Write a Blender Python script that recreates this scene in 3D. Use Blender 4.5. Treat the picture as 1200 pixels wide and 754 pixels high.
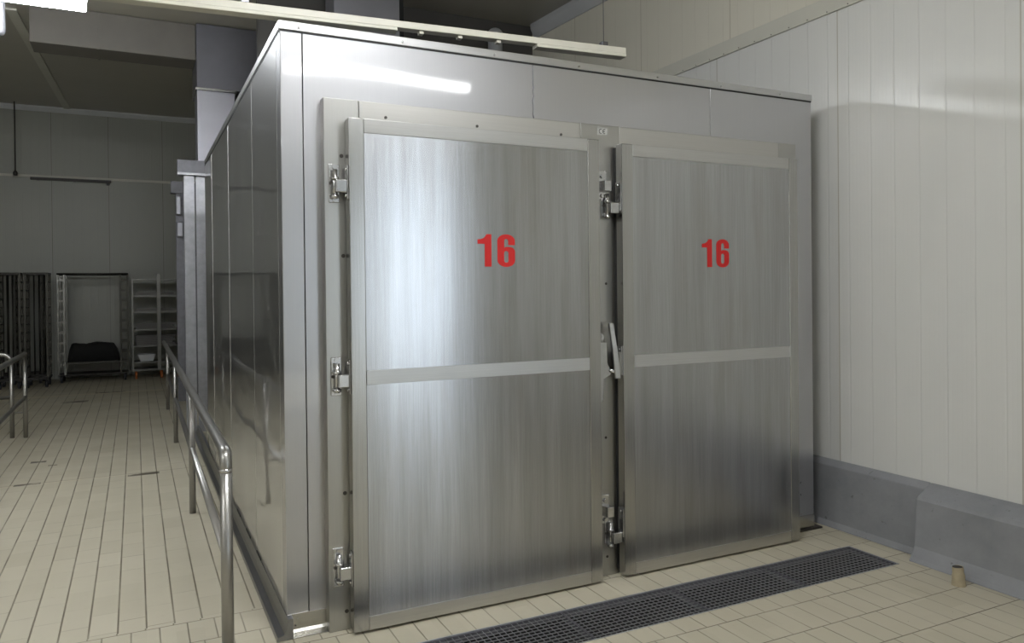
import bpy, bmesh, math, random
from mathutils import Vector, Matrix
random.seed(16)
S = bpy.context.scene
for o in list(bpy.data.objects): bpy.data.objects.remove(o)
COL = S.collection

# ------------------------------------------------------------------ camera
cam = bpy.data.cameras.new('camera'); cam_o = bpy.data.objects.new('camera', cam); COL.objects.link(cam_o)
S.camera = cam_o
F, YAW, PIT, ROL = 898.12, 0.459233, -0.0071093, -0.0102407
cam.sensor_width = 36.0; cam.sensor_fit = 'HORIZONTAL'; cam.lens = F*36/1200
cam.shift_x = (600-602.34)/1200; cam.shift_y = -(377-344.62)/1200
cam.clip_start = .02; cam.clip_end = 200
_f = Vector((math.sin(YAW)*math.cos(PIT), math.cos(YAW)*math.cos(PIT), math.sin(PIT)))
_r = Vector((math.cos(YAW), -math.sin(YAW), 0)); _u = _r.cross(_f)
_r2 = math.cos(ROL)*_r + math.sin(ROL)*_u; _u2 = -math.sin(ROL)*_r + math.cos(ROL)*_u
M4 = Matrix((_r2, _u2, -_f)).transposed().to_4x4(); M4.translation = Vector((-0.5735, -3.4167, 1.5))
cam_o.matrix_world = M4

# ------------------------------------------------------------------ world, exposure, lamp strengths
w = bpy.data.worlds.new('sky'); S.world = w; w.use_nodes = True
bg = w.node_tree.nodes['Background']; bg.inputs[0].default_value = (.80, .90, 1.0, 1); bg.inputs[1].default_value = 3.3
sun = bpy.data.lights.new('sun', 'SUN'); sun.energy = 4.0; sun.angle = .02; sun.color = (1, .97, .92)
sun_o = bpy.data.objects.new('sun', sun); COL.objects.link(sun_o)
sun_o.rotation_euler = Vector((-1, .12, -.75)).to_track_quat('-Z', 'Y').to_euler()   # comes in by the opening in the right wall
TUBE_HALL = 102.0      # fluorescent tubes over the front of the hall
TUBE_FAR = 17.0        # the lamps further behind the camera
TUBE_BACK = 74.0      # the tube lamp left of the chamber
S.view_settings.view_transform = 'Standard'; S.view_settings.look = 'None'
S.view_settings.gamma = 1; S.view_settings.use_curve_mapping = False
S.view_settings.exposure = 0.13

# ------------------------------------------------------------------ node helpers
class NT:
    def __init__(self, name):
        self.m = bpy.data.materials.new(name); self.m.use_nodes = True
        self.t = self.m.node_tree; self.n = self.t.nodes; self.b = self.n['Principled BSDF']
    def add(self, typ, **kw):
        x = self.n.new(typ)
        for k, v in kw.items(): setattr(x, k, v)
        return x
    def link(self, a, b): self.t.links.new(a, b)
    def math(self, op, a, b=None, clamp=False):
        x = self.n.new('ShaderNodeMath'); x.operation = op; x.use_clamp = clamp
        for i, v in enumerate((a, b)):
            if v is None: continue
            if isinstance(v, (int, float)): x.inputs[i].default_value = v
            else: self.link(v, x.inputs[i])
        return x.outputs[0]
    def coord(self, kind='Object'):
        return self.n.new('ShaderNodeTexCoord').outputs[kind]
    def noise(self, vec, scale, detail=3, rough=.5, stretch=None):
        if stretch:
            mp = self.n.new('ShaderNodeMapping'); mp.inputs['Scale'].default_value = stretch
            self.link(vec, mp.inputs[0]); vec = mp.outputs[0]
        x = self.n.new('ShaderNodeTexNoise'); x.inputs['Scale'].default_value = scale
        x.inputs['Detail'].default_value = detail; x.inputs['Roughness'].default_value = rough
        self.link(vec, x.inputs['Vector']); return x.outputs['Fac']
    def mix(self, fac, a, b):
        x = self.n.new('ShaderNodeMix'); x.data_type = 'RGBA'
        for i, v in ((0, fac), (6, a), (7, b)):
            if isinstance(v, (int, float)): x.inputs[i].default_value = v
            elif isinstance(v, tuple): x.inputs[i].default_value = v if len(v) == 4 else v+(1,)
            else: self.link(v, x.inputs[i])
        return x.outputs[2]
    def ramp(self, fac, lo, hi, a=0., b=1.):
        x = self.n.new('ShaderNodeMapRange'); x.inputs[1].default_value = lo; x.inputs[2].default_value = hi
        x.inputs[3].default_value = a; x.inputs[4].default_value = b; self.link(fac, x.inputs[0]); return x.outputs[0]
    def bump(self, h, dist, strength=1.0, prev=None):
        x = self.n.new('ShaderNodeBump'); x.inputs['Distance'].default_value = dist; x.inputs['Strength'].default_value = strength
        self.link(h, x.inputs['Height'])
        if prev: self.link(prev, x.inputs['Normal'])
        return x.outputs[0]
    def setv(self, **kw):
        for k, v in kw.items():
            s = self.b.inputs[k.replace('_', ' ')]
            if isinstance(v, (int, float)): s.default_value = v
            elif isinstance(v, tuple): s.default_value = v if len(v) == 4 else v+(1,)
            else: self.link(v, s)
        return self

def steel(name, col, rough, grain=None, aniso=0., wave=0., wscale=1.0, streak=.12, dirt=0., dirtcol=(.30, .25, .17), gb=.000009, rv=.10, bands=0.):
    t = NT(name); P = t.coord()
    st = {'v': (90, 90, 1.2), 'x': (1.2, 90, 90), 'y': (90, 1.2, 90), None: (12, 12, 12)}[grain]
    n1 = t.noise(P, 3.0, 4, .6, st)
    c = t.mix(t.ramp(n1, .3, .7), tuple(x*(1-streak) for x in col), tuple(min(1, x*(1+streak)) for x in col))
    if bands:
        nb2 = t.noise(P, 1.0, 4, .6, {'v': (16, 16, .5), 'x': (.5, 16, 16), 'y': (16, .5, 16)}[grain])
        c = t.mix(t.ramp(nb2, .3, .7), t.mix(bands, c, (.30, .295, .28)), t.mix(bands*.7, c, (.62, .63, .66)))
    if dirt:
        d = t.noise(P, 1.6, 5, .65, (3, 3, .8) if grain == 'v' else (1, 1, 1))
        c = t.mix(t.ramp(d, .5, .75, 0, dirt), c, dirtcol)
    t.setv(Base_Color=c, Metallic=1., Roughness=t.ramp(n1, .25, .75, rough*(1-rv), rough*(1+rv)), Anisotropic=aniso)
    if aniso:
        cx = t.add('ShaderNodeCombineXYZ')
        cx.inputs[{'v': 2, 'x': 0, 'y': 1}[grain]].default_value = 1
        t.link(cx.outputs[0], t.b.inputs['Tangent'])
    prev = None
    if wave:
        prev = t.bump(t.noise(P, wscale, 1, .4), wave)
    nb = t.bump(n1, gb, 1., prev) if gb and grain else prev
    if nb: t.link(nb, t.b.inputs['Normal'])
    return t.m

def plain(name, col, rough=.5, metal=0., var=.06, scale=6., bump=0.):
    t = NT(name); P = t.coord(); n = t.noise(P, scale, 5, .6)
    t.setv(Base_Color=t.mix(t.ramp(n, .3, .7), tuple(x*(1-var) for x in col), tuple(min(1, x*(1+var)) for x in col)), Metallic=metal, Roughness=rough)
    if bump: t.link(t.bump(t.noise(P, scale*8, 4), bump), t.b.inputs['Normal'])
    return t.m

def emit(name, col, strength):
    t = NT(name); t.setv(Base_Color=(.9, .9, .9), Emission_Color=col, Emission_Strength=strength); return t.m

def wall_panels(name, axis, base, joint, pitch=.157, phase=.0, wide=7, rib=.0011, gloss=.24):
    """ribbed sandwich panel: thin profile lines every pitch, a real joint every `wide` of them"""
    t = NT(name); P = t.coord()
    sp = t.add('ShaderNodeSeparateXYZ'); t.link(P, sp.inputs[0]); u = sp.outputs[axis]
    uu = t.math('DIVIDE', t.math('ADD', u, phase), pitch)
    fr = t.math('ABSOLUTE', t.math('SUBTRACT', t.math('FRACT', uu), .5))
    line = t.ramp(fr, .455, .49)
    uw = t.math('DIVIDE', uu, float(wide))
    fw = t.math('ABSOLUTE', t.math('SUBTRACT', t.math('FRACT', t.math('ADD', uw, .5/wide)), .5))
    j = t.ramp(fw, .5-.035/wide, .5-.012/wide)
    micro = t.math('ABSOLUTE', t.math('SUBTRACT', t.math('FRACT', t.math('MULTIPLY', uu, 6.)), .5))
    n = t.noise(P, .9, 4, .6)
    c = t.mix(t.ramp(n, .3, .7), tuple(x*.955 for x in base), base)
    c = t.mix(t.math('MULTIPLY', j, .85), c, joint)
    h = t.math('ADD', t.math('MULTIPLY', line, -1.), t.math('MULTIPLY', t.ramp(micro, .30, .5), -.22))
    t.setv(Base_Color=c, Roughness=gloss, Normal=t.bump(h, rib))
    return t.m

# ------------------------------------------------------------------ materials
MAT = {}
MAT['front_steel'] = steel('satin steel sheet', (.47, .47, .485), .33, 'v', 0., .018, .8, .015, gb=0, rv=.03)
def polish(m, weight, rough, ior):
    b = m.node_tree.nodes['Principled BSDF']; b.inputs['Coat Weight'].default_value = weight; b.inputs['Coat Roughness'].default_value = rough; b.inputs['Coat IOR'].default_value = ior
    m.node_tree.links.new([n for n in m.node_tree.nodes if n.type == 'BUMP'][0].outputs[0], b.inputs['Coat Normal'])
polish(MAT['front_steel'], 1., .05, 1.75)
MAT['corner_steel'] = steel('corner steel', (.48, .48, .475), .16, 'v', .3, 0, 1, .04)
MAT['side_steel'] = steel('polished side steel', (.60, .60, .61), .30, 'v', 0., .012, 1.1, .015, gb=0, rv=.03)
polish(MAT['side_steel'], 1., .03, 1.9)
MAT['frame_steel'] = steel('door frame steel', (.44, .435, .415), .30, 'v', 0., 0, 2., .025, gb=0, rv=.02)
MAT['header_steel'] = steel('header steel', (.52, .51, .485), .30, 'x', .4, .002, 2., .03, gb=0, rv=.05)
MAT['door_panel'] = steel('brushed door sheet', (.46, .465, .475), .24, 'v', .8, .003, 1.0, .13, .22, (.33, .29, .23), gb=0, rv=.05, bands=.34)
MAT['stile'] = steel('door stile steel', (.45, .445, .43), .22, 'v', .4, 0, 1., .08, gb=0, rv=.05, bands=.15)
MAT['rail'] = steel('door rail steel', (.52, .515, .50), .30, 'x', .4, 0, 1., .05, gb=0, rv=.05)
MAT['strip'] = steel('door strip steel', (.58, .58, .575), .36, 'x', .3, 0, 1., .05, gb=0, rv=.05)
MAT['cap'] = steel('cap trim steel', (.54, .54, .54), .30, 'x', 0., .004, 2., .04)
MAT['kick'] = steel('kick plate steel', (.44, .43, .40), .22, 'x', 0., .003, 3., .04)
MAT['chrome'] = steel('hinge zinc', (.54, .54, .54), .22, None, 0., 0, 1., .06)
MAT['grate'] = plain('grate steel', (.30, .30, .31), .45, .4)
MAT['branch'] = plain('brown duct lining', (.15, .138, .12), .5, 0, .08, 3.)
MAT['duct_shaded'] = plain('shaded duct sheet', (.17, .17, .19), .45, .6, .08, 3.)  # same duct, with the shadow on its upper part put into the colour
MAT['drop'] = plain('grey drop pipe', (.08, .08, .085), .5)
MAT['dark_steel'] = steel('dark steel', (.16, .16, .17), .35, None, 0., 0, 1., .1)
t = NT('handrail steel'); t.setv(Base_Color=(.37, .362, .345), Metallic=1., Roughness=.37); MAT['pipe'] = t.m
MAT['skirting'] = steel('skirting steel', (.27, .27, .275), .3, 'y', 0, 0, 1., .08)
MAT['galv'] = plain('galvanised steel', (.45, .46, .49), .42, .75, .12, 14.)
MAT['galv_dark'] = plain('dark galvanised steel', (.20, .20, .22), .5, .6, .12, 14.)
MAT['duct'] = plain('duct sheet steel', (.40, .40, .44), .42, .8, .05, 4.)
MAT['rubber'] = plain('black rubber', (.012, .012, .012), .6)
MAT['plug'] = plain('dark plug', (.04, .035, .03), .5)
MAT['red'] = plain('red vinyl', (.52, .010, .010), .6, 0, .03)
MAT['black_ink'] = plain('black ink', (.02, .02, .02), .5)
MAT['white_label'] = plain('pale label', (.38, .38, .36), .4)
MAT['cream'] = plain('cream enamel', (.56, .54, .46), .4, 0, .03, 5.)
MAT['lamp_body'] = plain('white lamp enamel', (.75, .75, .75), .4)
MAT['white_pipe'] = plain('white insulated pipe', (.42, .43, .45), .5)
MAT['ceiling'] = plain('ceiling panel', (.42, .40, .34), .35, 0, .05, .8)
MAT['trim_cream'] = plain('cream trim', (.58, .57, .50), .42, 0, .03, 4.)
MAT['trim_pale'] = plain('pale cornice', (.55, .56, .57), .4, 0, .03, 4.)
MAT['upper_wall'] = wall_panels('cream upper panels', 1, (.74, .71, .61), (.46, .42, .33), .157, .10)
MAT['lower_wall'] = wall_panels('white ribbed panels', 1, (.69, .69, .665), (.42, .39, .33), .157, -.045)
MAT['back_wall'] = wall_panels('far ribbed panels', 0, (.34, .345, .305), (.08, .07, .055), .1255, .03, 7, .0008, .4)  # base lowered so the panel colour carries the dim far end
MAT['dark_wall'] = plain('shaded sheet wall', (.10, .095, .09), .4, .3, .1, 1.)  # partition's shadow is put into this dark colour
MAT['outside'] = plain('outside paving', (.55, .58, .62), .8)
MAT['rack_dark'] = steel('dimmed rack steel', (.04, .038, .035), .45, None, 0, 0, 1., .2)  # rack steels are darkened to carry the gloom of the far end
MAT['rack_steel'] = steel('rack steel', (.17, .168, .155), .35, None, 0, 0, 1., .1)
MAT['rack_worn'] = steel('worn dimmed rack steel', (.06, .058, .05), .45, None, 0, 0, 1., .2)  # far-end gloom is in this colour too
MAT['tray'] = plain('baking tray', (.11, .105, .10), .5, .6)
MAT['black_net'] = plain('black netting', (.006, .006, .006), .85, 0, .3, 20, .004)
MAT['orange'] = plain('orange wheel', (.42, .12, .03), .5)
MAT['wheel'] = plain('dark wheel', (.03, .03, .035), .6)
MAT['pvc'] = plain('aged plastic pipe', (.40, .34, .23), .55, 0, .12, 30.)
MAT['tube_hall'] = emit('lit tube', (.97, .985, 1, 1), TUBE_HALL)
MAT['tube_far'] = emit('dimmer lit tube', (.97, .985, 1, 1), TUBE_FAR)
MAT['tube_back'] = emit('lit diffuser', (.93, .97, 1, 1), TUBE_BACK)

# concrete kerb
t = NT('grey kerb concrete'); P = t.coord()
n = t.noise(P, 2.2, 6, .65); sp = t.noise(P, 26., 2, .5)
c = t.mix(t.ramp(n, .3, .7), (.20, .205, .22), (.30, .305, .32)); c = t.mix(t.ramp(sp, .70, .78, 0, .6), c, (.09, .09, .09))
t.setv(Base_Color=c, Roughness=.6, Normal=t.bump(t.noise(P, 5., 5, .6), .006)); MAT['kerb'] = t.m

# tiled floor: two laying directions, worn grout, a few chipped slots
t = NT('cream floor tiles'); P = t.coord()
s3 = t.add('ShaderNodeSeparateXYZ'); t.link(P, s3.inputs[0]); X, Y = s3.outputs[0], s3.outputs[1]
def cell(v): return t.math('FLOOR', v)
def edge(v): return t.math('SUBTRACT', .5, t.math('ABSOLUTE', t.math('SUBTRACT', t.math('FRACT', v), .5)))   # 0 at the joint
def rnd(v, k):
    return t.math('FRACT', t.math('MULTIPLY', t.math('SINE', t.math('MULTIPLY', v, 12.9898+k)), 43758.5))
# walkway
ux = t.math('DIVIDE', t.math('ADD', X, .315), .115)
ls = rnd(cell(ux), 0.)
uy = t.math('ADD', t.math('DIVIDE', t.math('SUBTRACT', Y, .39), .235), t.math('MULTIPLY', cell(ux), .5))
wobble = t.noise(P, 3., 3)
long_w = t.math('MULTIPLY', t.ramp(edge(ux), .040, .022), t.ramp(wobble, .3, .55, .55, 1.))
cross_w = t.math('MULTIPLY', t.ramp(edge(uy), .014, .008), t.ramp(t.noise(P, 1.7, 3), .45, .65, .08, .7))
gw = t.math('MAXIMUM', long_w, cross_w)
# in front of the doors
vy = t.math('DIVIDE', t.math('ADD', Y, .775), .225)
vx = t.math('ADD', t.math('DIVIDE', t.math('SUBTRACT', X, 1.89), .1135), t.math('MULTIPLY', cell(vy), .5))
row_f = t.math('MULTIPLY', t.ramp(edge(vy), .016, .009), t.ramp(wobble, .3, .6, .65, 1.))
col_f = t.math('MULTIPLY', t.ramp(edge(vx), .034, .018), t.ramp(t.noise(P, 2.3, 3), .35, .65, .35, .85))
gf = t.math('MAXIMUM', row_f, col_f)
sel = t.math('GREATER_THAN', Y, .37)
g = t.math('ADD', t.math('MULTIPLY', sel, gw), t.math('MULTIPLY', t.math('SUBTRACT', 1., sel), gf))
tid = t.math('ADD', t.math('MULTIPLY', cell(ux), 3.7), t.math('MULTIPLY', cell(uy), 9.1))
tone = t.math('ADD', t.math('MULTIPLY', rnd(tid, 2.), .35), t.math('MULTIPLY', t.noise(P, .9, 5, .6), .65))
tile = t.mix(tone, (.43, .395, .30), (.55, .51, .405))
tile = t.mix(t.ramp(t.noise(P, 14., 4, .7), .62, .8, 0, .25), tile, (.30, .25, .17))
c = t.mix(g, tile, (.165, .14, .095))
def box_mask(x0, x1, y0, y1, slope=0.):
    yy = t.math('SUBTRACT', Y, t.math('MULTIPLY', X, slope)) if slope else Y
    m = None
    for v, a, op in ((X, x0, 'GREATER_THAN'), (X, x1, 'LESS_THAN'), (yy, y0, 'GREATER_THAN'), (yy, y1, 'LESS_THAN')):
        k = t.math(op, v, a); m = k if m is None else t.math('MULTIPLY', m, k)
    return m
lines = t.math('MAXIMUM', box_mask(-2.6, -.64, 3.635, 3.66), box_mask(-3.5, -.2, 9.45, 9.60))
c = t.mix(t.math('MULTIPLY', lines, .55), c, (.62, .55, .40))
c = t.mix(t.math('MULTIPLY', box_mask(-2.0, .0, 3.655, 3.672), .5), c, (.2, .17, .12))
slots = None
for b in ((-.645, -.41, 3.56, 3.645), (-1.50, -1.17, 8.62, 8.80), (-1.12, -.72, 9.56, 9.66), (-1.44, -1.26, 3.63, 3.69), (-1.42, -1.30, 4.52, 4.60), (-1.27, -1.20, 4.33, 4.37)):
    k = box_mask(*b); slots = k if slots is None else t.math('MAXIMUM', slots, k)
slots = t.math('MULTIPLY', slots, t.ramp(t.noise(P, 9., 3), .38, .5))
c = t.mix(t.math('MULTIPLY', slots, .85), c, (.05, .038, .02))
pt = t.noise(P, 40., 2, .5)
c = t.mix(t.ramp(pt, .76, .80, 0, .8), c, (.08, .07, .05))
t.setv(Base_Color=c, Roughness=t.ramp(t.noise(P, 2., 4), .3, .7, .38, .6), Normal=t.bump(t.math('MULTIPLY', g, -1.), .0015)); MAT['floor'] = t.m

# ------------------------------------------------------------------ mesh helpers
def BM(): return bmesh.new()
def box(bm, x0, x1, y0, y1, z0, z1, mat=None):
    v = [bm.verts.new(p) for p in ((x0,y0,z0),(x1,y0,z0),(x1,y1,z0),(x0,y1,z0),(x0,y0,z1),(x1,y0,z1),(x1,y1,z1),(x0,y1,z1))]
    fs = [(0,3,2,1),(4,5,6,7),(0,1,5,4),(1,2,6,5),(2,3,7,6),(3,0,4,7)]
    for f in fs: bm.faces.new([v[i] for i in f])
    if mat is not None: bmesh.ops.transform(bm, matrix=mat, verts=v)
    return v
def tube(bm, pts, r, n=12, cap=True):
    pts = [Vector(p) for p in pts]; rings = []
    up = None
    for i, p in enumerate(pts):
        if i == 0: d = pts[1]-pts[0]
        elif i == len(pts)-1: d = pts[-1]-pts[-2]
        else: d = (pts[i+1]-p).normalized() + (p-pts[i-1]).normalized()
        d.normalize()
        if up is None: up = d.orthogonal().normalized()
        a = (up - d*up.dot(d)).normalized(); up = a; b = d.cross(a)
        rr = r[i] if isinstance(r, (list, tuple)) else r
        if 0 < i < len(pts)-1:
            c = max(.5, abs(d.dot((pts[i+1]-p).normalized())))
        else: c = 1
        rings.append([bm.verts.new(p + (a*math.cos(2*math.pi*k/n) + b*math.sin(2*math.pi*k/n))*rr) for k in range(n)])
    for A, B in zip(rings, rings[1:]):
        for k in range(n): 
            f = bm.faces.new((A[k], A[(k+1)%n], B[(k+1)%n], B[k])); f.smooth = True
    if cap:
        bm.faces.new(list(reversed(rings[0]))); bm.faces.new(rings[-1])
def bend(a, c, b, r, n=6):
    """points from a to b with the corner c rounded by r"""
    a, c, b = Vector(a), Vector(c), Vector(b)
    p = c + (a-c).normalized()*r; q = c + (b-c).normalized()*r
    return [a] + [(1-t)**2*p + 2*t*(1-t)*c + t*t*q for t in [i/n for i in range(n+1)]] + [b]
def prism(bm, prof, axis, a, b):
    """profile points in the two other axes, swept along axis from a to b"""
    def P(u, v, s): return {0: (s, u, v), 1: (u, s, v), 2: (u, v, s)}[axis]
    A = [bm.verts.new(P(u, v, a)) for u, v in prof]; B = [bm.verts.new(P(u, v, b)) for u, v in prof]
    n = len(prof)
    for i in range(n): bm.faces.new((A[i], A[(i+1)%n], B[(i+1)%n], B[i]))
    bm.faces.new(list(reversed(A))); bm.faces.new(B)
def dome(bm, c, r, n=16, m=6, sz=1.):
    prev = None; c = Vector(c)
    for i in range(m+1):
        a = math.pi/2*i/m
        if i == m: ring = [bm.verts.new(c+Vector((0, 0, r*sz)))]
        else: ring = [bm.verts.new(c+Vector((r*math.cos(a)*math.cos(2*math.pi*k/n), r*math.cos(a)*math.sin(2*math.pi*k/n), r*sz*math.sin(a)))) for k in range(n)]
        if prev:
            for k in range(n):
                f = bm.faces.new((prev[k], prev[(k+1)%n], ring[0]) if len(ring) == 1 else (prev[k], prev[(k+1)%n], ring[(k+1)%n], ring[k])); f.smooth = True
        prev = ring
def world_loc(o):
    v = Vector((0, 0, 0))
    while o is not None: v = v + Vector(o.location); o = o.parent
    return v
def obj(name, bm, mat, parent=None, bevel=0., seg=2, weld=False):
    """link a bmesh given in world coordinates as one mesh object under parent"""
    if parent is not None:
        bmesh.ops.translate(bm, verts=bm.verts, vec=-world_loc(parent))
    bmesh.ops.recalc_face_normals(bm, faces=bm.faces)
    me = bpy.data.meshes.new(name); bm.to_mesh(me); bm.free()
    o = bpy.data.objects.new(name, me); COL.objects.link(o); o.parent = parent
    o.data.materials.append(MAT[mat] if isinstance(mat, str) else mat)
    if bevel:
        md = o.modifiers.new('bevel', 'BEVEL'); md.width = bevel; md.segments = seg; md.limit_method = 'ANGLE'; md.angle_limit = .6
    return o
def thing(name, label, cat, loc=(0, 0, 0), group=None):
    o = bpy.data.objects.new(name, None); COL.objects.link(o); o.location = loc; o.empty_display_size = .1
    return tag(o, label, cat, group)
def tag(o, label, cat, group=None):
    o['label'] = label; o['category'] = cat
    if group: o['group'] = group
    return o
def struct(name, bm, mat, bevel=0., parent=None):
    o = obj(name, bm, mat, parent, bevel)
    if parent is None: o['kind'] = 'structure'
    return o
def dup(root, loc, label=None, group=None):
    r = root.copy(); COL.objects.link(r); r.location = loc
    if label: r['label'] = label
    if group: r['group'] = group
    for ch in list(root.children):
        c = ch.copy(); COL.objects.link(c); c.parent = r
        for g in list(ch.children):
            d = g.copy(); COL.objects.link(d); d.parent = c
    return r

# ------------------------------------------------------------------ the hall
XW, XL, YB, YF = 3.36, -6.0, 12.1, -13.0      # right wall, left wall, far wall, wall behind the camera
GX0, GX1, GY0, GY1 = -.095, 3.085, -.650, -.325   # drain channel
def ceil_z(y): return 4.36 + .046*(y-3.95)

bm = BM()
def quad(bm, x0, x1, y0, y1, z): bm.faces.new([bm.verts.new(p) for p in ((x0,y0,z),(x1,y0,z),(x1,y1,z),(x0,y1,z))])
quad(bm, XL, GX0, YF, YB, 0); quad(bm, GX1, XW, YF, YB, 0); quad(bm, GX0, GX1, YF, GY0, 0); quad(bm, GX0, GX1, GY1, YB, 0)
bmesh.ops.remove_doubles(bm, verts=bm.verts, dist=1e-5)
struct('floor', bm, 'floor')
bm = BM()   # drain channel lined in dark steel
quad(bm, GX0, GX1, GY0, GY1, -.12)
for (a, b) in (((GX0,GY0),(GX1,GY0)), ((GX1,GY0),(GX1,GY1)), ((GX1,GY1),(GX0,GY1)), ((GX0,GY1),(GX0,GY0))):
    bm.faces.new([bm.verts.new(p) for p in ((a[0],a[1],-.12),(b[0],b[1],-.12),(b[0],b[1],0),(a[0],a[1],0))])
struct('floor_channel', bm, 'rubber')

bm = BM(); bm.faces.new([bm.verts.new(p) for p in ((XL,YF,ceil_z(YF)),(XL,YB,ceil_z(YB)),(XW,YB,ceil_z(YB)),(XW,YF,ceil_z(YF)))])
r_ = bmesh.ops.extrude_face_region(bm, geom=bm.faces[:]); bmesh.ops.translate(bm, verts=[v for v in r_['geom'] if isinstance(v, bmesh.types.BMVert)], vec=(0,0,.1))
struct('ceiling', bm, 'ceiling')

# right wall, with a daylit opening far behind the camera
OY0, OY1, OZ = -11.0, -6.7, 3.2
bm = BM()
box(bm, XW, XW+.12, OY1, YB, 0, 3.26); box(bm, XW, XW+.12, YF, OY0, 0, 3.26); box(bm, XW, XW+.12, OY0, OY1, OZ, 3.26)
struct('wall_right', bm, 'lower_wall')
bm = BM(); box(bm, XW, XW+.12, YF, YB, 3.26, 5.0); struct('wall_right_upper', bm, 'upper_wall')
bm = BM(); box(bm, XW-.014, XW, YF, YB, 3.205, 3.31); struct('trim_1', bm, 'trim_cream', .004)
bm = BM()
for k in range(150):
    y = YF + k*.157
    if -1.2 < y < 3.9: tube(bm, [(XW-.018, y, 3.217), (XW-.012, y, 3.217)], .0035, 6)
struct('trim_2', bm, 'plug')
bm = BM()   # cornice, follows the ceiling
A = []
for y in (-4.0, 3.95):
    z = ceil_z(y)
    A.append([bm.verts.new(p) for p in ((XW, y, z-.15), (XW-.015, y, z-.15), (XW-.06, y, z-.05), (XW-.06, y, z), (XW, y, z))])
for i in range(5): bm.faces.new((A[0][i], A[0][(i+1)%5], A[1][(i+1)%5], A[1][i]))
bm.faces.new(A[0]); bm.faces.new(list(reversed(A[1])))
struct('trim_3', bm, 'trim_pale')
# far wall, left wall, wall behind the camera, dark partition behind the chamber
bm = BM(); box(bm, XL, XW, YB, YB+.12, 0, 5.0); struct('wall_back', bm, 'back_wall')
bm = BM(); box(bm, XL-.12, XL, YF, YB, 0, 5.0); struct('wall_left', bm, 'lower_wall')
bm = BM(); box(bm, XL, XW, YF-.12, YF, 0, 5.0); struct('wall_front', bm, 'lower_wall')
bm = BM(); box(bm, .48, XW-.001, 4.02, 4.12, 0.001, ceil_z(4.0)-.002); struct('wall_rear', bm, 'dark_wall')
z = ceil_z(YB)
bm = BM(); prism(bm, [(YB, z), (YB, z-.09), (YB-.02, z-.09), (YB-.06, z-.03), (YB-.06, z)], 0, XL, XW-.08); struct('trim_4', bm, 'trim_pale')
bm = BM(); box(bm, XL, XW, YB-.012, YB, 3.50, 3.545); struct('trim_5', bm, 'trim_cream', .003)
bm = BM()   # joint strip on the ceiling, running away from the camera
A = [[bm.verts.new((x, y, ceil_z(y)-dz)) for x, dz in ((-1.74+sl, 0), (-1.74+sl, .02), (-1.64+sl, .02), (-1.64+sl, 0))] for y, sl in ((6.0, 0), (YB-.065, .09))]
for i in range(4): bm.faces.new((A[0][i], A[0][(i+1)%4], A[1][(i+1)%4], A[1][i]))
bm.faces.new(A[0]); bm.faces.new(list(reversed(A[1])))
struct('trim_6', bm, 'trim_cream')
# kerb along the right wall, in two thicknesses
bm = BM(); prism(bm, [(XW-.001, 0), (3.262, 0), (3.285, .035), (3.308, .372), (XW-.03, .388), (XW-.001, .405)], 1, -.645, 3.95)
struct('baseboard_right', bm, 'kerb', .006)
bm = BM(); prism(bm, [(XW-.001, 0), (3.165, 0), (3.185, .022), (3.215, .075), (3.235, .325), (3.25, .345), (3.33, .385), (XW-.001, .405)], 1, -6.6, -.640)
struct('baseboard_front', bm, 'kerb', .008)
bm = BM(); quad(bm, XW+.12, 14, -16, -2, -.02); struct('ground', bm, 'outside')

# ------------------------------------------------------------------ the stainless chamber
W, D, H = 3.165, 3.93, 2.63
ch = thing('steel_chamber', 'large stainless steel walk-in chamber with two doors numbered 16', 'cold room', (W/2, D/2, 0))
# front sheets
for x0, x1, m in ((.0965, 1.2335, 'front_steel'), (1.2365, 2.3715, 'front_steel'), (2.3745, W-.001, 'front_steel')):
    bm = BM(); box(bm, x0, x1, 0, .03, .09, H); obj('front_panel', bm, m, ch, .0015)
bm = BM(); prism(bm, [(0, 0), (.0940, 0), (.0940, .03), (.03, .03), (.03, .100), (0, .100)], 2, .09, H); obj('corner_post', bm, 'front_steel', ch, .003)
# side sheets, a slightly proud seam at each joint
ys = [.103, .92, 2.08, 3.30, D]
for a, b in zip(ys, ys[1:]):
    bm = BM(); box(bm, 0, .03, a, b-.003, .09, H); obj('side_panel', bm, 'side_steel', ch, .002)
for y in ys[1:-1]:
    bm = BM(); box(bm, -.0025 if y > 1 else -.0008, 0, y-.009, y+.003, .10, H-.01); obj('side_seam', bm, 'side_steel', ch, .002)
bm = BM(); box(bm, W-.03, W, .031, D, .0, H); obj('side_panel', bm, 'side_steel', ch)
bm = BM(); box(bm, .031, W-.031, D-.03, D, .0, H); obj('rear_panel', bm, 'side_steel', ch)
bm = BM(); box(bm, 0.001, W-.001, .001, D, H, H+.03); obj('roof', bm, 'dark_steel', ch)
# cap angle round the top edge
bm = BM(); box(bm, -.006, W+.004, -.006, .06, H+.002, H+.040); obj('cap_trim', bm, 'cap', ch, .002)
bm = BM(); box(bm, -.006, .05, .06, D, H+.002, H+.040); obj('cap_trim', bm, 'cap', ch, .002)
for x in (.08, .55, 1.02, 1.5, 2.0, 2.45, 2.9):
    bm = BM(); tube(bm, [(x, -.011, H+.016), (x, -.006, H+.016)], .005, 8); obj('screw', bm, 'chrome', ch)
# black strip that paints the shadow line under the cap
bm = BM(); box(bm, -.002, W, -.002, .02, H-.006, H+.002); box(bm, -.002, .02, .02, D, H-.006, H+.002); obj('shadow_gap_strip', bm, 'rubber', ch)
# cracked sealant of the second joint
bm = BM(); z = H-.01; pts = []
while z > 2.35: pts.append((1.235+random.uniform(-.004, .004), -.001, z)); z -= .022
tube(bm, pts, .0028, 5); obj('cracked_sealant', bm, 'dark_steel', ch)
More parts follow.
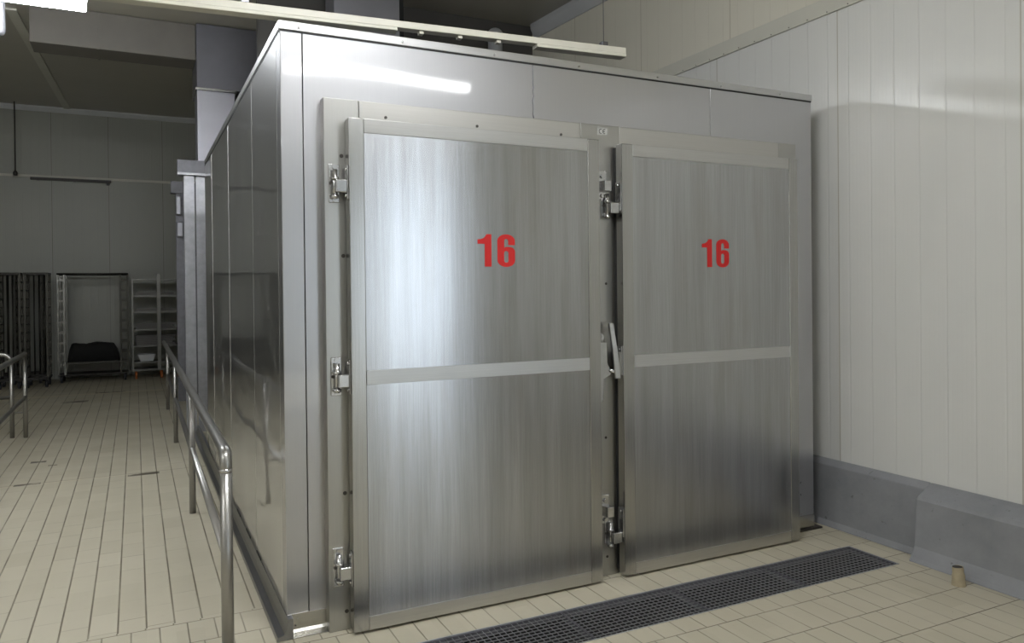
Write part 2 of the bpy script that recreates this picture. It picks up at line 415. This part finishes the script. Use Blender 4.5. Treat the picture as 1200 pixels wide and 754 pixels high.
# kick plates and angle at the floor
bm = BM(); box(bm, -.002, .180, -.003, .02, .022, .0905); obj('kick_plate', bm, 'kick', ch, .001)
bm = BM(); box(bm, 2.94, W+.002, -.003, .02, .012, .0905); obj('kick_plate', bm, 'kick', ch, .001)
bm = BM(); prism(bm, [(-.003, .024), (-.012, .014), (-.045, .004), (-.045, 0), (.02, 0), (.02, .024)], 0, -.01, .172); obj('floor_angle', bm, 'kick', ch, .001)
bm = BM(); box(bm, 2.95, W+.05, -.02, .10, 0, .010); obj('floor_angle', bm, 'plug', ch)
bm = BM(); prism(bm, [(-.003, .09), (-.010, .05), (-.018, .026), (-.046, .018), (-.050, 0), (.02, 0), (.02, .09)], 1, -.045, 5.3); obj('side_skirting', bm, 'skirting', ch, .001)
bm = BM()
for y0, y1 in ((.75, .90), (1.15, 1.33), (1.62, 1.78), (2.3, 2.45)):
    bm = BM(); box(bm, -.0045, -.001, y0, y1, .092, .103); obj('skirting_gap', bm, 'rubber', ch)
for dx, dz in ((.022, .04), (.036, .04), (.045, .07)):
    bm = BM(); tube(bm, [(dx, -.006, dz), (dx, -.003, dz)], .0035, 8); obj('screw', bm, 'plug' if dz < .05 else 'chrome', ch)
for z in (.296, .223):
    bm = BM(); tube(bm, [(3.053, -.004, z), (3.053, 0, z)], .006, 8); obj('screw', bm, 'chrome', ch)

# door frame standing 60 mm proud of the front
FY = -.06; FT = 2.342
for x0, x1 in ((.170, .326), (1.4755, 1.7095), (2.8335, 2.972)):
    bm = BM(); box(bm, x0, x1, FY, 0, .0, FT); obj('frame_post', bm, 'frame_steel', ch, .003)
for x0, x1 in ((.327, 1.4745), (1.7105, 2.8325)):
    bm = BM(); box(bm, x0, x1, FY+.001, 0, 2.08, FT-.0005); obj('frame_header', bm, 'header_steel', ch, .003)
for x, z in ((.247, 2.09), (.25, 1.651), (.245, .605), (.247, .083), (.45, 2.277), (.899, 2.276), (1.36, 2.273), (1.612, 2.10), (1.612, .10), (1.61, .72), (1.62, 1.52)):
    bm = BM(); tube(bm, [(x, FY-.002, z), (x, FY+.001, z)], .009 if x < .3 else .007, 10); obj('hole_plug', bm, 'plug', ch)

def poly_curve(splines, name, mat, parent, y, extr=.0006):
    cu = bpy.data.curves.new(name, 'CURVE'); cu.dimensions = '2D'; cu.fill_mode = 'BOTH'; cu.extrude = extr
    for pts in splines:
        s = cu.splines.new('POLY'); s.points.add(len(pts)-1); s.use_cyclic_u = True
        for i, (u, v) in enumerate(pts): s.points[i].co = (u, v, 0, 1)
    tmp = bpy.data.objects.new(name, cu); COL.objects.link(tmp)
    me = bpy.data.meshes.new_from_object(tmp.evaluated_get(bpy.context.evaluated_depsgraph_get()))
    bpy.data.objects.remove(tmp)
    bm = BM(); bm.from_mesh(me); bpy.data.meshes.remove(me)
    bmesh.ops.transform(bm, matrix=Matrix(((1,0,0,0),(0,0,-1,y),(0,1,0,0),(0,0,0,1))), verts=bm.verts)
    return obj(name, bm, mat, parent)
# letter shapes traced as outlines in a 0..1 tall cell
ONE = [(.20,0),(.385,0),(.385,1),(.245,1),(.225,.94),(.17,.88),(.09,.845),(0,.835),(0,.70),(.20,.70)]
def arc(cx, cy, rx, ry, a0, a1, n=8):
    return [(cx+rx*math.cos(math.radians(a0+(a1-a0)*i/n)), cy+ry*math.sin(math.radians(a0+(a1-a0)*i/n))) for i in range(n+1)]
SIX = ([(.31,.675)] + [(.31,.73)] + arc(.25,.79,.06,.075,0,180,8) + [(.19,.56)] + arc(.27,.50,.12,.115,130,90,4) + arc(.34,.47,.16,.145,90,0,7)
       + [(.50,.20)] + arc(.25,.20,.25,.21,0,-180,16) + [(0,.80)] + arc(.25,.80,.25,.21,180,0,16) + [(.50,.675)])
SIX_HOLE = arc(.25,.42,.065,.07,0,180,8) + arc(.25,.19,.065,.07,180,360,8)
def number16(parent, x, z, hgt, wid, y):
    sx = wid/1.12
    f = lambda pts, dx: [(x+(u*1.05+dx)*sx, z+v*hgt) for u, v in pts]
    poly_curve([f(ONE, 0.)], 'numeral_one', 'red', parent, y); poly_curve([f(SIX, .585), f(SIX_HOLE, .585)], 'numeral_six', 'red', parent, y)

def hinge(name, parent, x, z, flip=False, small=False):
    """zinc hinge: plate on the frame, knuckle block, door leaf, pins and screws"""
    s = -1 if flip else 1
    hz = .085 if not small else .06
    bm = BM(); box(bm, x-.024, x+.024, FY-.007, FY, z-hz, z+hz)
    h = obj(name, bm, 'chrome', parent, .006, 3)
    bm = BM(); box(bm, x-.004 if not flip else x-.034, x+.050 if not flip else x+.004, FY-.062, FY-.006, z-.045, z+.012)
    obj('hinge_block', bm, 'chrome', h, .005, 3)
    bm = BM()
    tube(bm, [(x, FY-.024, z-.07), (x, FY-.024, z+.058)], .011, 12); tube(bm, [(x, FY-.024, z+.012), (x, FY-.024, z+.026)], .017, 12); tube(bm, [(x, FY-.024, z-.066), (x, FY-.024, z-.052)], .016, 12)
    obj('hinge_pin', bm, 'chrome', h)
    for dz in (hz-.014, -hz+.014):
        bm = BM(); tube(bm, [(x, FY-.012, z+dz), (x, FY-.006, z+dz)], .009, 10); obj('screw', bm, 'chrome', h)
    bm = BM(); tube(bm, [(x-s*.016, FY-.012, z), (x-s*.016, FY-.006, z)], .007, 10); obj('screw', bm, 'plug', h)
    return h
def leaf(parent, x, z, side):
    bm = BM(); box(bm, min(x, x+side*.006), max(x, x+side*.006), -.132, -.085, z-.075, z+.075)
    l = obj('hinge_leaf', bm, 'chrome', parent, .003)
    for dz in (.058, -.058):
        bm = BM(); tube(bm, [(x-side*.004+side*.006, -.108, z+dz), (x+side*.012, -.108, z+dz)], .008, 8); obj('screw', bm, 'chrome', parent)
    return l

DY, DB = -.14, -.069
def door(label, x0, x1, z0, z1, num, DB, gin):
    bm = BM(); box(bm, x0+.0015, x1-.0015, DY+.006, DB, z0+.0015, z1-.0015)
    d = obj('door', bm, 'stile', ch); d['label'] = label
    sw = .067
    for a, b in ((x0, x0+sw), (x1-sw, x1)):
        bm = BM(); box(bm, a, b, DY, DB+.002, z0, z1); obj('door_stile', bm, 'stile', d, .003)
    for a, b, m in ((z1-.062, z1, 'rail'), (z0, z0+.060, 'rail')):
        bm = BM(); box(bm, x0+sw+.0005, x1-sw-.0005, DY+.0006, DB+.003, a, b); obj('door_rail', bm, m, d, .002)
    bm = BM(); box(bm, x0+sw+.0005, x1-sw-.0005, DY-.001, DY+.0055, 1.086, 1.148); obj('middle_strip', bm, 'strip', d, .001)
    for a, b in ((z0+.0605, 1.0855), (1.1485, z1-.0625)):
        bm = BM(); box(bm, x0+sw+.0008, x1-sw-.0008, DY+.0030, DY+.0058, a, b); obj('door_sheet', bm, 'door_panel', d)
    bm = BM(); box(bm, x0+gin, x1-.012, DB+.004, FY-.001, z0+.02, z1-.012); obj('gasket', bm, 'rubber', d)
    number16(d, *num, DY+.0022)
    for z in (1.968, 1.122, .285):
        leaf(d, x0, z, -1)
    return d
door('left door of brushed steel with red number', .260, 1.534, .012, 2.246, (.861, 1.604, .152, .196), -.069, .012)
door('right door of brushed steel with red number', 1.671, 2.900, .012, 2.238, (2.190, 1.606, .152, .191), -.086, .002)
for z in (1.968, 1.122, .285): hinge('hinge', ch, .212, z)
for z in (1.925, .225): hinge('hinge', ch, 1.618, z, small=True)
def keeper(x, z):
    bm = BM(); box(bm, x-.028, x+.028, FY-.006, FY, z-.075, z+.075); k = obj('door_keeper', bm, 'chrome', ch, .005, 3)
    bm = BM(); box(bm, x-.012, x+.030, FY-.05, FY-.005, z-.035, z+.02); obj('keeper_block', bm, 'chrome', k, .004, 3)
    for dz in (.045, -.055):
        bm = BM(); tube(bm, [(x, FY-.016, z+dz), (x, FY-.005, z+dz)], .011, 10); obj('screw', bm, 'chrome', k)
keeper(1.598, 2.03); keeper(1.598, .350)
# lock between the doors: a body with a tapering lower tail, and a long slanting lever
bm = BM()
prism(bm, [(1.545, .915), (1.566, .915), (1.572, 1.03), (1.600, 1.045), (1.622, 1.062), (1.606, 1.085), (1.592, 1.11), (1.590, 1.218), (1.545, 1.222)], 1, -.112, FY); lk = obj('door_lock', bm, 'chrome', ch, .004, 2)
bm = BM(); tube(bm, [(1.560, -.098, 1.222), (1.566, -.098, 1.246), (1.556, -.098, 1.262)], [.016, .014, .010], 10); obj('lock_catch', bm, 'white_label', lk)
bm = BM(); tube(bm, [(1.60, -.10, 1.075), (1.642, -.12, 1.062)], .012, 10); obj('lever_pivot', bm, 'chrome', lk)
bm = BM()
for (x, z, hw) in (): pass
A = []
for x, z, hw, y in ((1.612, 1.318, .0125, -.112), (1.628, 1.18, .0145, -.122), (1.644, 1.032, .0155, -.124)):
    A.append([bm.verts.new(p) for p in ((x-hw, y-.008, z), (x+hw, y-.008, z), (x+hw, y+.008, z), (x-hw, y+.008, z))])
for a, b in zip(A, A[1:]):
    for i in range(4): bm.faces.new((a[i], a[(i+1)%4], b[(i+1)%4], b[i]))
bm.faces.new(A[0]); bm.faces.new(list(reversed(A[-1])))
obj('lock_lever', bm, 'strip', lk, .003)
bm = BM(); box(bm, 1.654, 1.6705, -.125, -.085, 1.05, 1.165); obj('strike_plate', bm, 'frame_steel', lk, .003)
# conformity sticker
bm = BM(); box(bm, 1.576, 1.634, FY-.0008, FY, 2.290, 2.328); ce = obj('conformity_sticker', bm, 'white_label', ch)
def ringpart(cx, cz, r, wdt, a0, a1): return arc(cx, cz, r, r, a0, a1, 14) + arc(cx, cz, r-wdt, r-wdt, a1, a0, 14)
poly_curve([ringpart(1.597, 2.309, .0125, .0034, 65, 295)], 'sticker_letter', 'black_ink', ce, FY-.0012, .0003)
poly_curve([ringpart(1.619, 2.309, .0125, .0034, 65, 295), [(1.6075, 2.3074), (1.6075, 2.3106), (1.621, 2.3106), (1.621, 2.3074)]], 'sticker_letter', 'black_ink', ce, FY-.0012, .0003)

# ------------------------------------------------------------------ drain grates in front of the doors
gx = [-.085, .545, 1.175, 1.800, 2.428, 3.075]
names = ['steel drain grate at the left end of the floor channel', 'steel drain grate in front of the left door, second in the channel', 'steel drain grate in the middle of the floor channel between the doors',
         'steel drain grate in front of the right door, next to the last grate', 'steel drain grate at the right end of the channel near the kerb']
for i, (a, b) in enumerate(zip(gx, gx[1:])):
    a += .002; b -= .002; y0, y1 = GY0+.010, GY1-.010
    g_ = thing('drain_grate', names[i], 'drain grate', ((a+b)/2, (y0+y1)/2, -.03), 'grates in the floor channel')
    bm = BM()
    for v in ((a, b, y0, y0+.004), (a, b, y1-.004, y1), (a, a+.004, y0+.004, y1-.004), (b-.004, b, y0+.004, y1-.004)): box(bm, v[0], v[1], v[2], v[3], -.03, -.002)
    obj('grate_rim', bm, 'galv_dark', g_)
    bm = BM(); n = 22
    for k in range(1, n):
        x = a + (b-a)*k/n; box(bm, x-.0008, x+.0008, y0+.004, y1-.004, -.008, -.004)
    m_ = 11
    for k in range(1, m_):
        y = y0 + (y1-y0)*k/m_; box(bm, a+.004, b-.004, y-.0010, y+.0010, -.009, -.0035)
    obj('grate_bars', bm, 'grate', g_)
bm = BM()
for v in ((GX0, GX1, GY0, GY0+.008), (GX0, GX1, GY1-.008, GY1), (GX0, GX0+.008, GY0+.008, GY1-.008), (GX1-.008, GX1, GY0+.008, GY1-.008)): box(bm, v[0], v[1], v[2], v[3], -.035, .0015)
struct('trim_7', bm, 'galv')

# short stub pipe by the kerb
sp_ = thing('pipe_stub', 'short stained cream plastic pipe stub standing on the floor by the grey kerb', 'pipe', (3.085, -.98, 0))
bm = BM(); tube(bm, [(3.085, -.98, 0), (3.085, -.98, .012), (3.084, -.98, .030), (3.084, -.98, .05), (3.082, -.98, .062), (3.081, -.979, .078), (3.080, -.978, .092)], [.034, .033, .029, .030, .026, .027, .024], 16, False); obj('pipe_body', bm, 'pvc', sp_)
bm = BM(); tube(bm, [(3.080, -.978, .080), (3.080, -.978, .091)], .0235, 14); obj('pipe_mouth', bm, 'plug', sp_)

# ------------------------------------------------------------------ handrails
hr = thing('handrail', 'steel tube handrail running along the left side of the chamber', 'handrail', (-.24, 3.5, 0))
def rx(y): return -.252 + .0052*y
bm = BM(); r0 = .024
tube(bm, bend((rx(-.12), -.12, .775), (rx(-.12), -.12, .846), (rx(0), 7.3, .862), .055, 8), r0, 16); obj('top_rail', bm, 'pipe', hr)
bm = BM(); tube(bm, [(rx(-.1), -.10, .428), (rx(7.3), 7.3, .44)], .019, 14); obj('middle_rail', bm, 'pipe', hr)
for y in (-.12, 2.20, 4.90, 7.30):
    bm = BM(); tube(bm, [(rx(y), y, 0), (rx(y), y, .776 if y < 0 else .85)], .024 if y < 0 else .021, 14); p_ = obj('post', bm, 'pipe', hr)
    if y < 0:
        bm = BM(); tube(bm, [(rx(y), y, .768), (rx(y), y, .784)], .0255, 14); obj('weld_collar', bm, 'chrome', p_)
hl = thing('handrail', 'steel tube handrail at the left edge, running towards the camera', 'handrail', (-1.61, 4.0, 0))
bm = BM(); tube(bm, [(-1.61, 6.0, .868), (-1.61, 1.4, .872)], r0, 14); obj('top_rail', bm, 'pipe', hl)
bm = BM(); tube(bm, [(-1.61, 5.98, .42), (-1.61, 1.4, .41)], .02, 12); obj('middle_rail', bm, 'pipe', hl)
for y in (5.98, 3.75, 1.42):
    bm = BM(); tube(bm, [(-1.61, y, 0), (-1.61, y, .862)], .021, 12); obj('post', bm, 'pipe', hl)
h2 = thing('handrail', 'short steel handrail with a rounded corner, behind the left edge handrail', 'handrail', (-2.4, 6.0, 0))
bm = BM(); tube(bm, bend((-1.735, 6.03, .80), (-1.735, 6.03, .868), (-4.2, 6.03, .868), .09, 8), .021, 12); obj('top_rail', bm, 'pipe', h2)
bm = BM(); tube(bm, [(-1.735, 6.03, .42), (-4.2, 6.03, .42)], .018, 12); obj('middle_rail', bm, 'pipe', h2)
for x in (-1.735, -3.0, -4.18):
    bm = BM(); tube(bm, [(x, 6.03, 0), (x, 6.03, .805 if x > -2 else .862)], .021, 12); obj('post', bm, 'pipe', h2)
bm = BM(); tube(bm, [(-1.72, 6.03, .26), (-1.635, 5.99, .26)], .006, 8); obj('link_bar', bm, 'pipe', h2)

# ------------------------------------------------------------------ lamps
def lamp(label, x0, x1, y, z, tubes, zc, mat, group=None):
    l = thing('tube_lamp', label, 'lamp', ((x0+x1)/2, y, z), group)
    bm = BM(); prism(bm, [(y-.04, z+.07), (y+.04, z+.07), (y+.06, z+.02), (y-.06, z+.02)], 0, x0, x1); obj('lamp_housing', bm, 'lamp_body', l)
    bm = BM()
    prism(bm, [(y-.055, z+.0195), (y+.055, z+.0195), (y+.045, z-.045), (y-.045, z-.045)], 0, x0+.01, x1-.01)
    obj('diffuser', bm, mat, l)
    for x in (x0+.2, x1-.2):
        bm = BM(); tube(bm, [(x, y, z+.07), (x, y, zc)], .006, 6); obj('hanging_rod', bm, 'galv', l)
    return l
lb = thing('tube_lamp', 'bright white fluorescent lamp in the top left corner of the hall', 'lamp', (-1.6, 3.0, 3.6))
bm = BM(); prism(bm, [(2.92, 3.655), (3.08, 3.655), (3.06, 3.70), (2.94, 3.70)], 0, -2.36, -.86); obj('lamp_housing', bm, 'lamp_body', lb, .006)
bm = BM(); prism(bm, [(2.925, 3.654), (3.075, 3.654), (3.07, 3.60), (3.04, 3.565), (2.96, 3.565), (2.93, 3.60)], 0, -2.35, -.868); obj('diffuser', bm, 'tube_back', lb, .012, 3)
for x in (-2.1, -1.1):
    bm = BM(); tube(bm, [(x, 3.0, 3.70), (x, 3.0, ceil_z(3.0))], .006, 6); obj('hanging_rod', bm, 'galv', lb)
for i, (x0, x1, y, z) in enumerate(((.75, 2.55, -4.0, 3.72), (-1.5, 0, -6.2, 3.72), (-.5, 1.0, -1.7, 3.95), (-5.0, -3.5, -1.7, 3.95), (-4.6, -3.1, -6.2, 3.72))):
    lamp('twin tube lamp hanging from the ceiling over the front of the hall', x0, x1, y, z-.10, (-.04, .04), ceil_z(y), 'tube_hall' if y > -3 else 'tube_far', 'tube lamps over the front of the hall')
# white drop pipe beside the lamp
dp = thing('drop_pipe', 'pale drop pipe with rounded end hanging below the bright lamp', 'pipe', (-1.40, 3.35, 3.4))
px_, pz_ = -1.445, 3.44
bm = BM(); tube(bm, [(px_, 3.35, ceil_z(3.35)), (px_, 3.35, pz_), (px_, 3.35, pz_-.02), (px_, 3.35, pz_-.035)], [.036, .036, .028, .010], 14); obj('pipe_body', bm, 'drop', dp)

# ------------------------------------------------------------------ cable duct over the chamber front
cd = thing('cable_duct', 'long cream cable duct hanging over the front edge of the chamber roof', 'cable duct', (.3, .42, 2.85))
ang = math.atan2(-.2, 2.36); L0, L1 = -1.1, 2.36
Mt = Matrix.Translation((-.36, .50, 2.838)) @ Matrix.Rotation(ang, 4, 'Z')
bm = BM(); box(bm, L0, L1, -.03, .03, .012, .048, Mt); obj('duct_body', bm, 'cream', cd, .003)
for a, b in ((L0, 1.02), (1.80, L1)):
    bm = BM(); box(bm, a, b, -.034, .034, -.006, .0115, Mt); obj('duct_lid', bm, 'cream', cd, .003)
for s_ in (.28, 2.23):
    p = Mt @ Vector((s_, 0, .05)); bm = BM(); tube(bm, [p, (p.x, p.y, ceil_z(p.y))], .002, 6); obj('hanging_rod', bm, 'dark_steel', cd)
    bm = BM(); box(bm, s_-.02, s_+.02, -.02, .02, .048, .075, Mt); obj('hook', bm, 'dark_steel', cd, .004)
for s_ in (1.15, 1.36, 1.58):
    bm = BM(); box(bm, s_-.012, s_+.012, -.02, .02, -.004, .012, Mt); obj('clip', bm, 'cream', cd, .002)

# ------------------------------------------------------------------ ducts on and behind the chamber
ad = thing('air_duct', 'tall grey sheet metal air duct rising behind the left rear corner of the chamber', 'air duct', (.25, 5.75, 0))
bm = BM(); box(bm, .06, .45, 5.6, 5.95, 2.9, 3.70); obj('lower_duct', bm, 'duct', ad, .004)
bm = BM(); box(bm, .045, .47, 5.585, 5.965, 3.70, 3.73); obj('flange', bm, 'chrome', ad, .003)
bm = BM(); box(bm, .06, .80, 5.6, 6.3, 3.73, ceil_z(5.6)-.01); obj('upper_duct', bm, 'duct_shaded', ad, .004)
bm = BM(); box(bm, -1.50, .058, 5.7, 6.1, 4.05, ceil_z(5.7)-.004); obj('branch_duct', bm, 'branch', ad, .006)
for x in (-.9,):
    bm = BM(); box(bm, x, x+.02, 5.69, 6.11, 4.045, ceil_z(5.7)-.006); obj('duct_joint', bm, 'branch', ad)
rd = thing('roof_duct', 'pale grey square duct standing on the chamber roof against the dark wall', 'air duct', (1.41, 3.7, H+.03))
bm = BM(); box(bm, 1.08, 1.70, 3.56, 3.90, H+.0305, ceil_z(3.5)-.015); obj('duct_body', bm, 'duct', rd, .004)
bm = BM(); box(bm, 1.706, 1.76, 3.62, 3.90, H+.0305, ceil_z(3.5)-.015); obj('duct_seam', bm, 'rubber', rd)
wp = thing('insulated_pipe', 'white domed pipe end rising from the chamber roof near the right wall', 'pipe', (2.76, 3.7, H+.03))
bm = BM(); tube(bm, [(2.76, 3.7, H+.0305), (2.76, 3.7, 4.08)], .075, 18); obj('pipe_body', bm, 'white_pipe', wp)
bm = BM(); dome(bm, (2.76, 3.7, 4.078), .088); tube(bm, [(2.76, 3.7, 4.04), (2.76, 3.7, 4.08)], .088, 16); obj('pipe_cap', bm, 'white_pipe', wp)

# rear chamber that carries the tall duct, with its door frame
rc = thing('rear_chamber', 'grey chamber standing behind the front chamber, mostly hidden', 'cold room', (.3, 7.5, 0))
bm = BM(); box(bm, .13, .46, 5.58, 7.85, 0, 2.899); obj('side_panel', bm, 'side_steel', rc, .004)
def door_gantry(label, x0, x1, y, zt, dark):
    g2 = thing('door_gantry', label, 'door frame', ((x0+x1)/2, y, 0), None)
    m1 = 'galv_dark'; m2 = 'galv' if not dark else 'galv_dark'
    bm = BM(); box(bm, x0, x1, y, y+.12, zt-.135, zt); obj('header', bm, m1, g2, .003)
    bm = BM(); box(bm, x0-.004, x1, y-.02, y+.12, zt-.165, zt-.136); obj('header_lip', bm, m2, g2, .003)
    bm = BM(); prism(bm, [(x0+.06, y+.02), (x0+.162, y+.02), (x0+.162, y+.11), (x0+.155, y+.11), (x0+.155, y+.027), (x0+.067, y+.027), (x0+.067, y+.11), (x0+.06, y+.11)], 2, 0, zt-.166); obj('post', bm, m2, g2)
    bm = BM(); prism(bm, [(x0+.178, y+.03), (x0+.268, y+.03), (x0+.268, y+.11), (x0+.261, y+.11), (x0+.261, y+.037), (x0+.178, y+.037)], 2, 0, zt-.166); obj('post', bm, m2, g2)
    return g2
door_gantry('galvanised steel frame with twin posts and overhanging header beside the chamber', -.155, .125, 5.40, 2.90, False)
gb = door_gantry('dark steel frame with header, behind the pale galvanised posts', -.118, .11, 8.0, 3.01, True)
bm = BM(); box(bm, -.05, .02, 7.9, 7.99, 2.25, 2.45); box(bm, -.06, .0, 7.92, 7.99, 2.55, 2.80); obj('roller_bracket', bm, 'duct', gb, .01)

# ------------------------------------------------------------------ far wall fittings
wr = thing('wall_bar', 'dark horizontal bar fixed high on the far wall', 'bar', (-1.53, YB-.05, 3.49))
bm = BM(); box(bm, -2.16, -.93, YB-.07, YB-.03, 3.455, 3.50); obj('bar', bm, 'plug', wr, .004)
bm = BM()
for x in (-2.05, -1.5, -1.0): box(bm, x-.02, x+.02, YB-.03, YB, 3.45, 3.505)
obj('bracket', bm, 'dark_steel', wr)
bm = BM(); tube(bm, [(-.98, YB-.075, 3.445), (-.98, YB-.075, 3.41)], .025, 8); obj('bar_knob', bm, 'galv_dark', wr)
hc = thing('hanging_cord', 'thin dark cord with a small weight hanging at the far wall', 'cord', (-2.36, YB-.3, 3.5))
bm = BM(); tube(bm, [(-2.345, 11.8, ceil_z(11.8)), (-2.345, 11.8, 3.56)], .011, 6); obj('cord', bm, 'plug', hc)
bm = BM(); tube(bm, [(-2.345, 11.8, 3.56), (-2.345, 11.8, 3.53), (-2.345, 11.8, 3.48)], [.018, .035, .03], 8); obj('weight', bm, 'plug', hc)

# ------------------------------------------------------------------ racks at the far wall
def castor(bm, x, y, r=.055):
    tube(bm, [(x-.018, y, r), (x+.018, y, r)], r, 12)
def nested_trolley(x0, y0, wd, dp, label):
    g3 = thing('rack_trolley', label, 'trolley', (x0, y0, 0), 'dark trolleys at the far left')
    for x in (x0, x0+wd):
        for y in (y0, y0+dp/2, y0+dp):
            bm = BM(); box(bm, x-.016, x+.016, y-.016, y+.016, .12, 1.80); obj('upright', bm, 'rack_worn', g3)
    for x in (x0, x0+wd):
        bm = BM()
        for k in range(11):
            z = .32 + k*.135; box(bm, x-.010, x+.010, y0-.01, y0+dp+.01, z, z+.02)
        box(bm, x-.008, x+.008, y0, y0+dp, .30, .32); obj('runner_ladder', bm, 'rack_dark', g3)
    for k in range(1, 4):
        x = x0 + wd*k/4; bm = BM(); tube(bm, [(x, y0+dp, .15), (x, y0+dp, 1.81)], .011, 8); obj('back_rod', bm, 'rack_worn', g3)
    bm = BM()
    for y in (y0, y0+dp): box(bm, x0-.02, x0+wd+.02, y-.017, y+.017, 1.80, 1.83)
    for x in (x0, x0+wd): box(bm, x-.02, x+.02, y0+.0, y0+dp, 1.801, 1.829)
    obj('top_frame', bm, 'rack_dark', g3)
    bm = BM()
    for y in (y0, y0+dp): box(bm, x0-.018, x0+wd+.018, y-.017, y+.017, .13, .17)
    for x in (x0, x0+wd): box(bm, x-.018, x+.018, y0, y0+dp, .131, .169)
    obj('base_frame', bm, 'rack_dark', g3)
    for x in (x0+.02, x0+wd-.02):
        for y in (y0+.04, y0+dp-.04):
            bm = BM(); castor(bm, x, y, .06); box(bm, x-.025, x+.025, y-.02, y+.02, .10, .13); obj('castor', bm, 'wheel', g3)
    return g3
first = nested_trolley(-2.13, 10.80, .30, .50, 'dark rack trolley at the right end of the front row at the far left')
dup(first, (-2.50, 10.80, 0), 'dark rack trolley second from the right in the front row, at the left edge')
dup(first, (-2.27, 11.45, 0), 'dark rack trolley at the right end of the rear row, behind the front trolleys')
dup(first, (-2.64, 11.45, 0), 'dark rack trolley second from the right in the rear row, behind the front trolleys')

# open rack with a dark heap on its shelf
orx = thing('open_rack', 'worn wide rack with open front and a black heap on its low shelf', 'rack', (-1.18, 11.5, 0))
for x0, x1 in ((-1.72, -1.63), (-.80, -.69)):
    bm = BM()
    for x in (x0, x1):
        for y in (11.30, 11.78): box(bm, x-.014, x+.014, y-.014, y+.014, .14, 1.80)
    for k in range(9):
        z = .30 + k*.175; box(bm, x0+.014, x1-.014, 11.29, 11.31, z, z+.03); box(bm, x0+.014, x1-.014, 11.77, 11.79, z, z+.03)
    obj('side_frame', bm, 'rack_steel' if x0 < -1 else 'rack_worn', orx)
bm = BM()
for y in (11.30, 11.78): tube(bm, [(-1.735, y, 1.815), (-.675, y, 1.815)], .018, 8)
obj('top_bar', bm, 'rack_worn', orx)
bm = BM(); box(bm, -1.615, -.815, 11.30, 11.78, .31, .34); obj('low_shelf', bm, 'rack_worn', orx)
bm = BM(); box(bm, -1.735, -.675, 11.29, 11.79, .12, .139); obj('base_frame', bm, 'rack_dark', orx)
for x in (-1.68, -.74):
    for y in (11.33, 11.75):
        bm = BM(); castor(bm, x, y, .06); obj('castor', bm, 'wheel', orx)
# heap of black netting
bm = BM(); nx, ny = 26, 10; G = []
for i in range(nx+1):
    col = []
    for j in range(ny+1):
        u, v = i/nx, j/ny
        e = min(1, 12*u, 9*(1-u), 6*v, 6*(1-v))**.5
        zz = .342 + e*(.285+.012*math.sin(11*u+2*v)+.02*random.random())
        col.append(bm.verts.new((-1.60+.775*u, 11.32+.44*v, zz)))
    G.append(col)
for i in range(nx):
    for j in range(ny):
        f = bm.faces.new((G[i][j], G[i+1][j], G[i+1][j+1], G[i][j+1])); f.smooth = True
ring = [G[i][0] for i in range(nx+1)] + [G[nx][j] for j in range(1, ny+1)] + [G[i][ny] for i in range(nx-1, -1, -1)] + [G[0][j] for j in range(ny-1, 0, -1)]
bm.faces.new(list(reversed(ring)))
tag(obj('netting_heap', bm, 'black_net'), 'heap of black netting lying on the low shelf of the open rack', 'netting')

# shelf rack
sr = thing('shelf_rack', 'steel shelf rack on orange wheels right of the open rack', 'rack', (-.25, 11.5, 0))
for x, y in ((-.615, 11.30), (-.615, 11.75), (.125, 11.30), (.125, 11.75)):
    bm = BM(); box(bm, x-.012, x+.012, y-.012, y+.012, .14, 1.74); obj('upright', bm, 'rack_steel', sr)
bm = BM(); box(bm, -.235, -.175, 11.27, 11.30, .14, 1.82); obj('centre_post', bm, 'rack_steel', sr, .003)
for k, z in enumerate((1.715, 1.435, 1.155, .845, .565, .285)):
    bm = BM(); box(bm, -.60, .11, 11.30, 11.76, z-.012, z+.012); obj('shelf', bm, 'rack_steel', sr)
for x in (-.57, -.17, .09):
    bm = BM(); castor(bm, x, 11.34, .065); castor(bm, x, 11.72, .065); box(bm, x-.02, x+.02, 11.32, 11.74, .125, .14); obj('castor', bm, 'orange', sr)
bm = BM(); box(bm, -.62, .13, 11.29, 11.76, .14, .17); obj('base_frame', bm, 'rack_steel', sr)
heights = (1.447, 1.167, .857, .577)
cnt = (2, 2, 4, 7)
sh = ('second shelf from the top', 'third shelf from the top', 'fourth shelf from the top', 'fifth shelf from the top')
for s_, (z, n) in enumerate(zip(heights, cnt)):
    for k in range(n):
        zz = z + .001 + k*.024; bm = BM(); x0, x1 = -.57+.02*(k % 2), .07-.03*(k % 3)
        box(bm, x0, x1, 11.34, 11.70, zz, zz+.006); box(bm, x0, x1, 11.34, 11.346, zz+.006, zz+.022); box(bm, x0, x1, 11.694, 11.70, zz+.006, zz+.022)
        box(bm, x0, x0+.006, 11.346, 11.694, zz+.006, zz+.022); box(bm, x1-.006, x1, 11.346, 11.694, zz+.006, zz+.022)
        tag(obj('baking_tray', bm, 'tray'), 'dark metal tray stacked on the %s of the shelf rack' % sh[s_], 'tray', 'trays on the ' + sh[s_])
bm = BM(); prism(bm, [(-.55, .42), (-.26, .42), (-.30, .298), (-.50, .298)], 1, 11.36, 11.66)
tag(obj('plastic_tub', bm, 'trim_pale', None, .01), 'pale plastic tub on the bottom shelf of the shelf rack', 'tub')
